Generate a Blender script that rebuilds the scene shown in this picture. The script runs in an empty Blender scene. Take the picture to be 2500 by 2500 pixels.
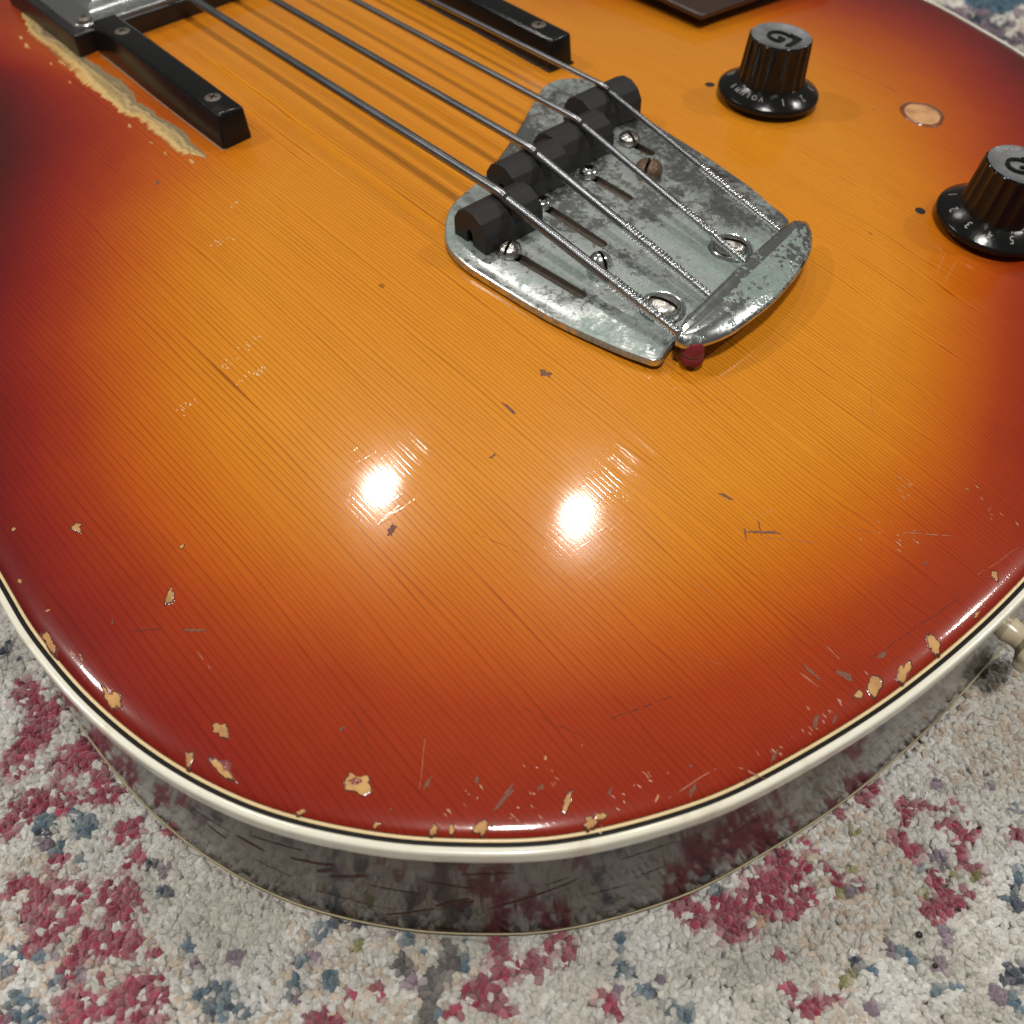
import bpy, bmesh, random
import numpy as np
from math import *
from mathutils import Vector, Matrix, noise as mnoise
random.seed(7); rng=np.random.default_rng(7)
S=.001; T=37.0          # everything below is measured in millimetres; T = body depth, rug surface at z=0
scene=bpy.context.scene; COL=scene.collection
# ------------------------------------------------------------------ camera
cam_d=bpy.data.cameras.new('camera'); cam=bpy.data.objects.new('camera',cam_d); COL.objects.link(cam); scene.camera=cam
th,az=radians(50),radians(41)
fw=Vector((sin(az)*cos(th),cos(az)*cos(th),-sin(th))); ri=Vector((cos(az),-sin(az),0)); up=ri.cross(fw)
cpos=Vector((-148.2,-159.3,145+T))
cam.matrix_world=Matrix(((ri.x,up.x,-fw.x,cpos.x*S),(ri.y,up.y,-fw.y,cpos.y*S),(ri.z,up.z,-fw.z,cpos.z*S),(0,0,0,1)))
cam_d.sensor_width=36; cam_d.lens=36*2507/2500; cam_d.clip_start=.01; cam_d.clip_end=60
cam_d.dof.use_dof=True; cam_d.dof.focus_distance=(Vector((-50,-60,8+T))-cpos).dot(fw)*S; cam_d.dof.aperture_fstop=24
# ------------------------------------------------------------------ light: dim room, round ceiling downlights
W=bpy.data.worlds.new('World'); scene.world=W; W.use_nodes=True
wn=W.node_tree; bg=wn.nodes['Background']
tc=wn.nodes.new('ShaderNodeTexCoord'); sx=wn.nodes.new('ShaderNodeSeparateXYZ'); rp=wn.nodes.new('ShaderNodeValToRGB')
wn.links.new(tc.outputs['Generated'],sx.inputs[0]); wn.links.new(sx.outputs['Z'],rp.inputs[0]); wn.links.new(rp.outputs[0],bg.inputs[0])
rp.color_ramp.elements[0].position=0; rp.color_ramp.elements[0].color=(.34,.32,.30,1)
rp.color_ramp.elements[1].position=.9; rp.color_ramp.elements[1].color=(.52,.51,.49,1)
e=rp.color_ramp.elements.new(.45); e.color=(.58,.57,.54,1)
e=rp.color_ramp.elements.new(.75); e.color=(.58,.57,.54,1)
bg.inputs[1].default_value=.19
def lamp(x,y,w,d=.09):
    l=bpy.data.lights.new('ceiling_lamp','AREA'); l.shape='DISK'; l.size=d; l.energy=w; l.color=(1,.955,.89)
    o=bpy.data.objects.new('ceiling_lamp',l); COL.objects.link(o); o.location=(x*S,y*S,2.36)
lamp(521,1419,9.5); lamp(999,765,9.5); lamp(-480,-600,36,.26); lamp(-1350,1650,27,.15); lamp(2050,-1150,28,.15)
scene.view_settings.view_transform='Standard'; scene.view_settings.look='None'; scene.view_settings.exposure=.10; scene.view_settings.gamma=1
scene.render.engine='CYCLES'; scene.cycles.use_denoising=True; scene.cycles.max_bounces=6; scene.cycles.sample_clamp_indirect=4
# ------------------------------------------------------------------ helpers
def mesh(name,V,F,mats,parent=None,smooth=True,mi=None,kind=None):
    me=bpy.data.meshes.new(name)
    V=np.asarray(V,float)*S
    me.from_pydata(V.tolist(),[],F)
    for m in (mats if isinstance(mats,(list,tuple)) else [mats]): me.materials.append(m)
    if smooth: me.polygons.foreach_set('use_smooth',[True]*len(me.polygons))
    if mi is not None: me.polygons.foreach_set('material_index',mi)
    me.update()
    o=bpy.data.objects.new(name,me); COL.objects.link(o)
    if parent: o.parent=parent
    if kind: o['kind']=kind
    return o
def tag(o,label,cat=None,group=None,kind=None):
    o['label']=label
    if cat: o['category']=cat
    if group: o['group']=group
    if kind: o['kind']=kind
    return o
def empty(name,loc=(0,0,0)):
    o=bpy.data.objects.new(name,None); COL.objects.link(o); o.location=Vector(loc)*S; o.empty_display_size=.02; return o
def from_bm(name,bm,mats,parent=None,smooth=False,angle=None):
    me=bpy.data.meshes.new(name); bmesh.ops.recalc_face_normals(bm,faces=bm.faces)
    for v in bm.verts: v.co*=S
    bm.to_mesh(me); bm.free()
    for m in (mats if isinstance(mats,(list,tuple)) else [mats]): me.materials.append(m)
    if smooth: me.polygons.foreach_set('use_smooth',[True]*len(me.polygons))
    if angle: 
        me.polygons.foreach_set('use_smooth',[True]*len(me.polygons)); me.set_sharp_from_angle(angle=radians(angle))
    o=bpy.data.objects.new(name,me); COL.objects.link(o)
    if parent: o.parent=parent
    return o
def ring_sweep(rings,closed=True,cap0=False,cap1=False):
    n=len(rings[0]); V=[tuple(p) for r in rings for p in r]; F=[]
    for k in range(len(rings)-1):
        for i in range(n if closed else n-1):
            j=(i+1)%n; F.append((k*n+i,k*n+j,(k+1)*n+j,(k+1)*n+i))
    if cap0: F.append(tuple(range(n-1,-1,-1)))
    if cap1: F.append(tuple((len(rings)-1)*n+i for i in range(n)))
    return V,F
def lathe(name,prof,mat,parent=None,n=40,M=None,rfun=None,angle=35,cap=True):
    rings=[]
    for r,z in prof:
        rr=[]
        for i in range(n):
            t=2*pi*i/n; q=rfun(r,z,t) if rfun else r
            v=Vector((q*cos(t),q*sin(t),z)); rr.append(tuple(M@v) if M else tuple(v))
        rings.append(rr)
    V,F=ring_sweep(rings,True,cap,cap)
    o=mesh(name,V,F,mat,parent)
    o.data.set_sharp_from_angle(angle=radians(angle)); return o
def boolean(o,cutters,op='DIFFERENCE'):
    for q in [o]+list(cutters): q.data.transform(Matrix.Scale(1000,4)); q.data.update()
    for c in cutters:
        m=o.modifiers.new('b','BOOLEAN'); m.object=c; m.operation=op; m.solver='EXACT'; m.material_mode='TRANSFER'
    bpy.context.view_layer.update()
    me=bpy.data.meshes.new_from_object(o.evaluated_get(bpy.context.evaluated_depsgraph_get()))
    o.modifiers.clear(); old=o.data; me.name=old.name; o.data=me; bpy.data.meshes.remove(old); me.transform(Matrix.Scale(.001,4)); me.update()
    for c in cutters: d=c.data; bpy.data.objects.remove(c); bpy.data.meshes.remove(d)
def box_bm(x0,x1,y0,y1,z0,z1,bev=0,seg=2):
    bm=bmesh.new(); bmesh.ops.create_cube(bm,size=1)
    for v in bm.verts: v.co=Vector(((x0+x1)/2+v.co.x*(x1-x0),(y0+y1)/2+v.co.y*(y1-y0),(z0+z1)/2+v.co.z*(z1-z0)))
    if bev: bmesh.ops.bevel(bm,geom=bm.edges[:],offset=bev,segments=seg,affect='EDGES',profile=.5)
    return bm
def align(p,n,spin=0):
    q=Vector((0,0,1)).rotation_difference(Vector(n).normalized())
    return Matrix.Translation(Vector(p))@q.to_matrix().to_4x4()@Matrix.Rotation(spin,4,'Z')
# ------------------------------------------------------------------ shader helpers
class G:
    def __init__(s,name):
        s.m=bpy.data.materials.new(name); s.m.use_nodes=True; s.t=s.m.node_tree; s.b=s.t.nodes['Principled BSDF']
        s.co=s.t.nodes.new('ShaderNodeTexCoord').outputs['Object']
    def nd(s,ty,**k):
        n=s.t.nodes.new('ShaderNode'+ty)
        for a,b in k.items(): setattr(n,a,b)
        return n
    def put(s,inp,v):
        if isinstance(v,bpy.types.NodeSocket): s.t.links.new(v,inp)
        elif isinstance(v,(tuple,list)) and len(v)==3 and inp.type=='RGBA': inp.default_value=(*v,1)
        else: inp.default_value=v
    def set(s,**k):
        for a,v in k.items(): s.put(s.b.inputs[a.replace('_',' ')],v)
        return s.m
    def math(s,op,a,b=0,c=0,clamp=False):
        n=s.nd('Math',operation=op,use_clamp=clamp); s.put(n.inputs[0],a); s.put(n.inputs[1],b); s.put(n.inputs[2],c); return n.outputs[0]
    def scale(s,v,k):
        n=s.nd('VectorMath',operation='MULTIPLY'); s.put(n.inputs[0],v); n.inputs[1].default_value=k; return n.outputs[0]
    def noise(s,scale,detail=3,rough=.55,v=None,k=None,dist=0):
        n=s.nd('TexNoise'); v=v or s.co
        if k: v=s.scale(v,k)
        s.put(n.inputs['Vector'],v); n.inputs['Scale'].default_value=scale; n.inputs['Detail'].default_value=detail; n.inputs['Roughness'].default_value=rough; n.inputs['Distortion'].default_value=dist
        return n.outputs['Fac']
    def ramp(s,f,stops,interp='LINEAR'):
        n=s.nd('ValToRGB'); r=n.color_ramp; r.interpolation=interp
        while len(r.elements)<len(stops): r.elements.new(.5)
        for e,(p,c) in zip(r.elements,stops):
            e.position=p; e.color=(*c,1) if isinstance(c,(tuple,list)) else (c,c,c,1)
        s.put(n.inputs[0],f); return n.outputs[0]
    def mix(s,f,a,b,blend='MIX'):
        n=s.nd('Mix',data_type='RGBA',blend_type=blend); s.put(n.inputs[0],f); s.put(n.inputs[6],a); s.put(n.inputs[7],b); return n.outputs[2]
    def bump(s,h,dist,strength=1,normal=None):
        n=s.nd('Bump'); s.put(n.inputs['Height'],h); n.inputs['Distance'].default_value=dist; n.inputs['Strength'].default_value=strength
        if normal: s.put(n.inputs['Normal'],normal)
        return n.outputs[0]
    def attr(s,name,ty='GEOMETRY'):
        n=s.nd('Attribute',attribute_name=name,attribute_type=ty); return n
# ------------------------------------------------------------------ materials
def m_soundboard():
    g=G('sunburst_spruce'); x=g.nd('SeparateXYZ'); g.put(x.inputs[0],g.co)
    w1=g.noise(26,2,.5,k=(1,.10,1)); w2=g.noise(150,2,.5,k=(1,.05,1)); w3=g.noise(380,2,.6,k=(1,.035,.3))
    xr=g.math('ADD',x.outputs['X'],g.math('MULTIPLY',w1,.006)); xr=g.math('ADD',xr,g.math('MULTIPLY',w2,.0028)); xr=g.math('ADD',xr,g.math('MULTIPLY',w3,.0017))
    ph=g.math('FRACT',g.math('MULTIPLY',xr,g.math('MULTIPLY_ADD',xr,1650,1220)))
    line=g.ramp(ph,[(0,0),(.60,.02),(.82,.30),(.915,1),(.955,.80),(1,0)])
    sel=g.ramp(g.noise(130,3,.65,k=(1,.035,1)),[(.28,.60),(.62,1)])
    line=g.math('MULTIPLY',line,sel)
    fib=g.noise(2600,2,.6,k=(1,.035,1)); fleck=g.noise(1500,3,.65,k=(.55,1.2,1)); blot=g.noise(18,4,.55)
    t=g.math('ADD',g.attr('burst').outputs['Fac'],g.math('MULTIPLY',g.math('SUBTRACT',g.noise(30,3,.5),.5),.28))
    t=g.math('ADD',t,g.math('MULTIPLY',g.math('SUBTRACT',fleck,.5),.10))
    tt=g.math('MULTIPLY_ADD',t,.5,.25)
    col=g.ramp(tt,[(.08,(.60,.222,.013)),(.25,(.545,.178,.008)),(.38,(.485,.122,.0055)),(.50,(.410,.076,.0048)),(.62,(.310,.036,.0055)),(.75,(.220,.0150,.0065)),(.86,(.140,.0070,.0060)),(.98,(.064,.0045,.0040))])
    val=g.math('ADD',.80,g.math('MULTIPLY',fib,.22)); val=g.math('ADD',val,g.math('MULTIPLY',fleck,.12)); val=g.math('ADD',val,g.math('MULTIPLY',blot,.10))
    col=g.mix(1,col,g.mix(0,val,val),'MULTIPLY')
    lc=g.mix(1,col,(.46,.31,.25),'MULTIPLY'); fade=g.math('SUBTRACT',1.0,g.math('MULTIPLY',g.math('MAXIMUM',t,0),.42),clamp=True); col=g.mix(g.math('MULTIPLY',line,fade),col,lc)
    # tiny dark dings in the lacquer
    v=g.nd('TexVoronoi'); v.inputs['Scale'].default_value=85; g.put(v.inputs['Vector'],g.scale(g.co,(1,.6,1)))
    ding=g.math('MULTIPLY',g.math('LESS_THAN',v.outputs['Distance'],.05),g.math('GREATER_THAN',g.noise(60,1),.56))
    col=g.mix(g.math('MULTIPLY',ding,.55),col,(.08,.02,.012))
    h=g.math('MULTIPLY',fib,.5)
    n1=g.bump(h,.00006,.4)
    h2=g.math('ADD',g.math('MULTIPLY',line,-.22),g.math('MULTIPLY',g.noise(900,2,.6,k=(1,.10,1)),.30))
    n2=g.bump(h2,.000022,.45); 
    scr=g.ramp(g.noise(700,2,.7,k=(.12,1,1),dist=.6),[(.60,0),(.72,1)])
    n2=g.bump(scr,.00002,.15,n2)
    rc=g.math('ADD',.068,g.math('MULTIPLY',g.ramp(g.noise(34,4,.6),[(.40,0),(.75,1)]),.07))
    return g.set(Base_Color=col,Roughness=.30,Normal=n1,Coat_Weight=1,Coat_Roughness=rc,Coat_Normal=n2,Coat_IOR=1.40,Specular_IOR_Level=.10)
def m_simple(name,c,rough,metal=0,var=.15,nscale=300,bump=0,coat=0,spec=.5,rvar=.1):
    g=G(name); n=g.noise(nscale,4,.6)
    col=g.mix(n,tuple(x*(1-var) for x in c),tuple(min(1,x*(1+var)) for x in c))
    k=dict(Base_Color=col,Roughness=g.math('ADD',rough,g.math('MULTIPLY',g.math('SUBTRACT',g.noise(nscale*.5,3),.5),rvar*2)),Metallic=metal,Coat_Weight=coat,Coat_Roughness=.06,Specular_IOR_Level=spec)
    if bump: k['Normal']=g.bump(g.noise(nscale*2.5,4,.65),bump)
    return g.set(**k)
def m_binding():
    g=G('aged_binding'); n=g.noise(160,4,.6,k=(1,1,.5)); yel=g.noise(24,2)
    col=g.mix(yel,(.76,.75,.66),(.70,.66,.52)); col=g.mix(g.ramp(n,[(.58,0),(.80,.55)]),col,(.42,.34,.20))
    return g.set(Base_Color=col,Roughness=.22,Coat_Weight=.5,Coat_Roughness=.08,Normal=g.bump(n,.0001,.5))
def m_rib():
    g=G('dark_lacquered_side'); n=g.noise(220,4,.6,k=(1,1,.15))
    col=g.mix(n,(.016,.007,.005),(.038,.014,.010))
    sm=g.noise(60,3,.6)
    return g.set(Base_Color=col,Roughness=.35,Coat_Weight=.80,Coat_IOR=1.5,Coat_Roughness=g.math('ADD',.03,g.math('MULTIPLY',sm,.05)),Coat_Normal=g.bump(g.noise(420,3,.6,k=(.35,.35,1)),.00007,.6),Specular_IOR_Level=.08)
def m_plate(name,cover,scale=1,crisp=.05,soft=1.0):
    g=G(name); big=g.noise(32*scale,3,.6); fine=g.noise(820*scale,4,.62,dist=.5); mid=g.noise(150*scale,5,.65)
    f=g.math('ADD',g.math('MULTIPLY',big,.70*soft),g.math('ADD',g.math('MULTIPLY',fine,.42),g.math('MULTIPLY',mid,.30*soft)))
    ox=g.ramp(f,[(cover,0),(cover+crisp,.85),(cover+crisp*2.5,1)])
    oc=g.mix(g.noise(40*scale,2),(.18,.24,.22),(.34,.41,.37)); oc=g.mix(g.ramp(g.noise(1300*scale,3),[(.4,0),(.7,.6)]),oc,(.13,.17,.16))
    pit=g.ramp(g.noise(420*scale,5,.7),[(.38,1),(.60,0)]); mc=g.mix(g.math('MULTIPLY',pit,.7),(.74,.76,.75),(.34,.36,.355))
    col=g.mix(ox,mc,oc); ro=g.math('ADD',.16,g.math('MULTIPLY',ox,.32)); ro=g.math('ADD',ro,g.math('MULTIPLY',pit,.12))
    return g.set(Base_Color=col,Metallic=g.math('SUBTRACT',1,g.math('MULTIPLY',ox,.6)),Roughness=ro,Normal=g.bump(g.math('ADD',ox,g.math('MULTIPLY',mid,.5)),.00003,.35))
def m_string():
    g=G('wound_steel'); x=g.nd('SeparateXYZ'); g.put(x.inputs[0],g.co)
    w=g.math('SINE',g.math('MULTIPLY',x.outputs['Y'],2*pi/.00042))
    n=g.noise(200,3,.6,k=(1,.3,1)); col=g.mix(n,(.20,.205,.22),(.36,.37,.385))
    return g.set(Base_Color=col,Metallic=1,Roughness=g.math('ADD',.22,g.math('MULTIPLY',n,.16)),Normal=g.bump(w,.00001,.15))
def m_ebony():
    g=G('ebony'); n=g.noise(700,4,.6,k=(.10,1,1)); col=g.mix(n,(.010,.0095,.0095),(.027,.026,.026))
    return g.set(Base_Color=col,Roughness=.55,Normal=g.bump(n,.00010,.7),Specular_IOR_Level=.3)
def m_wood(name,a,b,c):
    g=G(name); n=g.noise(1100,5,.65,k=(1,.07,1)); p=g.noise(190,4,.6)
    col=g.mix(n,a,b); col=g.mix(g.ramp(p,[(.42,0),(.68,.8)]),col,c)
    return g.set(Base_Color=col,Roughness=.62,Normal=g.bump(g.math('ADD',n,p),.00035,.8))
def m_tuft():
    g=G('rug_yarn'); a=g.attr('tuft_colour','INSTANCER'); n=g.noise(1500,4,.7)
    col=g.mix(1,a.outputs['Color'],g.mix(n,(.62,.61,.60),(1.1,1.1,1.1)),'MULTIPLY')
    m=g.set(Base_Color=col,Roughness=.95,Specular_IOR_Level=.15,Normal=g.bump(g.noise(3000,4,.75,k=(1,1,.35)),.0004,.9),Sheen_Weight=.45,Sheen_Roughness=.5)
    return m
M_top=m_soundboard(); M_bind=m_binding(); M_rib=m_rib(); M_backbind=m_simple('grimy_back_binding',(.36,.30,.18),.5,var=.35,nscale=200)
M_cream=m_simple('cream_purfling',(.72,.55,.30),.3,var=.12); M_blackline=m_simple('black_purfling',(.005,.005,.005),.5,spec=.2)
M_plastic=m_simple('black_plastic',(.0065,.0065,.0068),.17,var=.4,nscale=500,bump=.00004,rvar=.10,spec=.38)
M_satin=m_simple('satin_black',(.012,.0115,.0115),.36,var=.4,nscale=350,bump=.00006)
M_plate=m_plate('pitted_chrome',.715,1,.13,1.15); M_lip=m_plate('pitted_chrome_lip',.665,1.0,.012,.85); M_chrome=m_plate('bright_chrome',.85)
M_string=m_string(); M_wrap=m_simple('wrap_steel',(.66,.67,.68),.22,1,var=.2,nscale=900)
M_ebony=m_ebony(); M_nickel=m_simple('worn_nickel',(.50,.48,.45),.27,1,var=.25,nscale=700,bump=.0001); M_bright=m_simple('bright_zinc',(.72,.76,.77),.15,1,var=.15,nscale=500)
M_rust=m_simple('rusty_screw',(.17,.115,.075),.42,.75,var=.55,nscale=900,bump=.0003)
M_tarn=m_simple('tarnished_screw',(.16,.135,.11),.45,.6,var=.4,nscale=900,bump=.0001)
M_red=m_simple('red_thread',(.22,.010,.018),.6,var=.4,nscale=1500,bump=.0003); M_hole=m_simple('hole_black',(.006,.005,.004),.6)
M_bare=m_wood('bare_wood',(.42,.21,.06),(.66,.39,.14),(.30,.13,.04))
def m_worn():
    g=G('worn_through_wood'); s=g.noise(520,5,.7,k=(1,.06,1),dist=.3); p=g.noise(70,4,.65,k=(1,.5,1))
    f=g.math('ADD',g.attr('across').outputs['Fac'],g.math('MULTIPLY',g.math('SUBTRACT',s,.5),.9)); f=g.math('ADD',f,g.math('MULTIPLY',g.math('SUBTRACT',p,.5),.5))
    col=g.ramp(f,[(.0,(.26,.09,.02)),(.12,(.50,.28,.08)),(.28,(.56,.39,.155)),(.44,(.27,.185,.07)),(.56,(.50,.36,.16)),(.72,(.17,.125,.062)),(.95,(.25,.18,.085))])
    return g.set(Base_Color=col,Roughness=.7,Normal=g.bump(g.math('ADD',s,p),.0005,.9))
M_worn=m_worn(); M_worn_old=m_wood('worn_wood',(.20,.135,.05),(.60,.45,.20),(.15,.11,.06))
M_plug=m_wood('plug_wood',(.46,.22,.085),(.64,.37,.17),(.28,.13,.055)); M_rim=m_simple('chip_rim',(.11,.026,.013),.25,var=.5,nscale=1500,coat=1)
M_ring=m_simple('stained_ring',(.20,.055,.012),.3,var=.3,nscale=400,coat=1); M_slot=m_simple('slot_grime',(.022,.016,.011),.7,var=.5,nscale=900,spec=.2); M_scratch=m_simple('hairline_scratch',(.36,.15,.09),.3,var=.4,nscale=900); M_glint=m_simple('bright_crack_glint',(.86,.70,.45),.25,var=.25,nscale=900); M_grey=m_simple('scuff_grey',(.20,.085,.05),.30,var=.5,nscale=2500,bump=.0002); M_dent=m_simple('lacquer_dent',(.20,.028,.018),.10,coat=1,bump=.0002,nscale=350)
M_dark=m_simple('scratch_dark',(.075,.026,.020),.6,var=.8,nscale=1200,spec=.2); M_brown=m_simple('brown_plastic',(.040,.020,.014),.30,var=.3,nscale=60)
M_cap=m_simple('knob_letter',(.32,.32,.31),.5,var=.5,nscale=3000); M_pin=m_simple('cream_plastic',(.60,.52,.36),.28,var=.12,nscale=120,coat=.4)
M_crack_glint=m_simple('cracked_lacquer_glint',(.50,.30,.18),.30,var=.5,nscale=900); M_felt=m_simple('dark_felt',(.030,.022,.017),.95,var=.6,nscale=1500,bump=.0004); M_dust=m_simple('dust',(.26,.17,.12),.9,var=.4,nscale=1500)
M_tuft=m_tuft(); M_backing=m_simple('rug_backing',(.20,.18,.15),.95,var=.4,nscale=300)
# ------------------------------------------------------------------ body outline
OUT=[(-148.1,-25.5),(-148.4,-34.6),(-147,-52.6),(-142.9,-70.6),(-135.8,-87.1),(-125.5,-101.5),(-115,-112.1),(-103.3,-121.3),(-86.3,-129.7),(-72.5,-133.9),(-49.7,-138.2),(-26.8,-139.9),(-5,-139.6),(22,-137.6),(55,-131.5),(88,-120.5),(116,-104),(138,-83),(153,-60),(163.2,-32.1),(167.7,-15.5),(172,4.2),(173,28),(166,62),(150,100),(134,132),(124,165),(123,200),(130,240),(128,285),(106,326),(60,352),(8,360),(-44,352),(-92,326),(-114,285),(-116,240),(-109,200),(-110,165),(-120,125),(-132,85),(-141,45),(-146,8)]
CX,CY=6.,0.
def catmull(P,n):
    P=np.array(P,float); N=len(P); R=[]
    for i in range(N):
        a,b,c,d=P[i-1],P[i],P[(i+1)%N],P[(i+2)%N]
        for k in range(n):
            t=k/n
            R.append(.5*((2*b)+(c-a)*t+(2*a-5*b+4*c-d)*t*t+(3*b-a-3*c+d)*t**3))
    return np.array(R)
OC=catmull(OUT,8)
_ph=np.arctan2(OC[:,1]-CY,OC[:,0]-CX); _r=np.hypot(OC[:,0]-CX,OC[:,1]-CY)
_o=np.argsort(_ph); _ph=_ph[_o]; _r=_r[_o]
_ph=np.r_[_ph-2*pi,_ph,_ph+2*pi]; _r=np.r_[_r,_r,_r]
def Rad(ph): return np.interp(ph,_ph,_r)
ARCH=11.
def zt(x,y):
    rho=np.hypot(x-CX,y-CY)/Rad(np.arctan2(y-CY,x-CX))
    return ARCH*(1-np.minimum(rho,1)**2)

def zw(x,y,h=0): return float(zt(x,y))+T+h
def nrm(x,y):
    e=.5; return Vector((-(zt(x+e,y)-zt(x-e,y))/(2*e),-(zt(x,y+e)-zt(x,y-e))/(2*e),1)).normalized()
_seg=np.hypot(*np.diff(np.r_[OC,OC[:1]],axis=0).T); _cum=np.r_[0,np.cumsum(_seg)]
NB=760
_u=np.linspace(0,_cum[-1],NB,endpoint=False); _oc=np.r_[OC,OC[:1]]
BO=np.c_[np.interp(_u,_cum,_oc[:,0]),np.interp(_u,_cum,_oc[:,1])]
for _ in range(6): BO=.5*BO+.25*(np.roll(BO,1,0)+np.roll(BO,-1,0))
_t=np.roll(BO,-1,0)-np.roll(BO,1,0); BN=np.c_[_t[:,1],-_t[:,0]]; BN/=np.hypot(*BN.T)[:,None]
if ((BN*(BO-[CX,CY])).sum(1)).mean()<0: BN=-BN
def off(d): return BO-BN*d
def loop(d,z):
    p=off(d); return [(a,b,z+T) for a,b in p]
guitar=tag(empty('bass_guitar'),'worn sunburst bass guitar body with four strings, lying face up on the rug','bass guitar')
# soundboard: concentric rings, rolled over towards the binding
d0=2.5; P0=off(d0); C0=np.array([CX,CY])
svals=np.r_[1,1-np.cumsum(np.r_[np.full(6,.0022),np.full(6,.006),np.geomspace(.01,.024,56)])]
svals=svals[svals>.02]
rings=[]; 
for s in svals:
    p=C0+(P0-C0)*s; inset=(1-s)*np.hypot(*(P0-C0).T)
    z=zt(p[:,0],p[:,1])
    q=np.clip(1-inset/4.2,0,1); z=z-.85*(1-np.sqrt(np.clip(1-q*q,0,1)))
    rings.append(np.c_[p,z+T])
V=np.concatenate(rings+[np.array([[CX,CY,ARCH+T]])]); F=[]
n=NB
for k in range(len(rings)-1):
    for i in range(n):
        j=(i+1)%n; F.append((k*n+i,k*n+j,(k+1)*n+j,(k+1)*n+i))
L=(len(rings)-1)*n; F+=[(L+i,L+(i+1)%n,len(V)-1) for i in range(n)]
if True:
    a,b,c=[V[i] for i in F[0][:3]]
    if np.cross(b-a,c-a)[2]<0: F=[f[::-1] for f in F]
top=mesh('soundboard',V,F,M_top,guitar)
pa=np.radians([-180,-165,-151,-136,-121,-96,-61,-30,-1,14,45,90,126,154,174,180]); ra=[.63,.68,.66,.65,.71,.71,.55,.50,.52,.52,.46,.36,.36,.51,.60,.63]
pr=np.radians([-180,-173,-150,-135,-117,-96,-66,-35,-4,45,90,121,145,163,180]); rr=[.86,.87,.88,.91,.91,.91,.74,.745,.86,.74,.60,.59,.69,.79,.86]
ph=np.arctan2(V[:,1]-CY,V[:,0]-CX); rho=np.hypot(V[:,0]-CX,V[:,1]-CY)/Rad(ph)
def per(x,xp,fp):
    a=np.linspace(-pi,pi,181); f=np.interp(a,xp,fp)[:-1]
    for _ in range(8): f=.5*f+.25*(np.roll(f,1)+np.roll(f,-1))
    return np.interp(x,a,np.r_[f,f[:1]])
A_=per(ph,pa,ra); B_=per(ph,pr,rr); burst=np.clip((rho-A_-.03)/(B_-A_),-1,2.2)
dk=per(ph,np.radians([-180,-170,-158,-140,-100,-85,-70,-40,0,40,180]),[1.,.75,.25,.0,.0,.15,.8,1,1,1,1.]); burst=np.where(burst>.72,.72+(burst-.72)*(.48+.52*dk),burst)
at=top.data.attributes.new('burst','FLOAT','POINT'); at.data.foreach_set('value',burst.astype(np.float32))
# purfling, binding, side, back
V,F=ring_sweep([loop(2.75,-1.6),loop(2.55,-.80),loop(2.4,-.74),loop(1.98,-.74),loop(1.92,-1.5)]); mesh('purfling',V,F,M_cream,guitar)
V,F=ring_sweep([loop(2.0,-1.4),loop(1.95,-.80),loop(1.22,-.80),loop(1.16,-1.5)]); mesh('purfling',V,F,M_blackline,guitar)
V,F=ring_sweep([loop(1.28,-2.2),loop(1.22,-.76),loop(1.14,-.68),loop(.8,-.66),loop(.42,-.68),loop(.2,-.78),loop(.06,-.95),loop(.01,-1.2),loop(0,-1.6),loop(0,-2.6),loop(0,-3.5),loop(.05,-3.65),loop(.25,-3.75)]); mesh('binding',V,F,M_bind,guitar)
V,F=ring_sweep([loop(.22,-3.4)]+[loop(.22,z) for z in np.linspace(-3.8,-36,9)]); rib=mesh('side',V,F,M_rib,guitar)
V,F=ring_sweep([loop(.4,-35.75),loop(.12,-35.75),loop(.02,-35.85),loop(0,-36.3),loop(.3,-36.7)]); mesh('back_binding',V,F,M_backbind,guitar)
V,F=ring_sweep([loop(.35,-36.6),loop(1.2,-36.9)],cap1=True); mesh('back',V,F,M_rib,guitar,smooth=False)
def edge_d(x,y): return float(np.hypot(BO[:,0]-x,BO[:,1]-y).min())
def zr(x,y,h=0):
    q=min(1,max(0,1-(edge_d(x,y)-2.5)/4.2)); return zw(x,y,h)-.85*(1-sqrt(max(0,1-q*q)))
def inward(x,y,dmin):
    k=int(np.argmin(np.hypot(BO[:,0]-x,BO[:,1]-y))); d=edge_d(x,y)
    return (x,y) if d>=dmin else (x-BN[k,0]*(dmin-d),y-BN[k,1]*(dmin-d))
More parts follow.
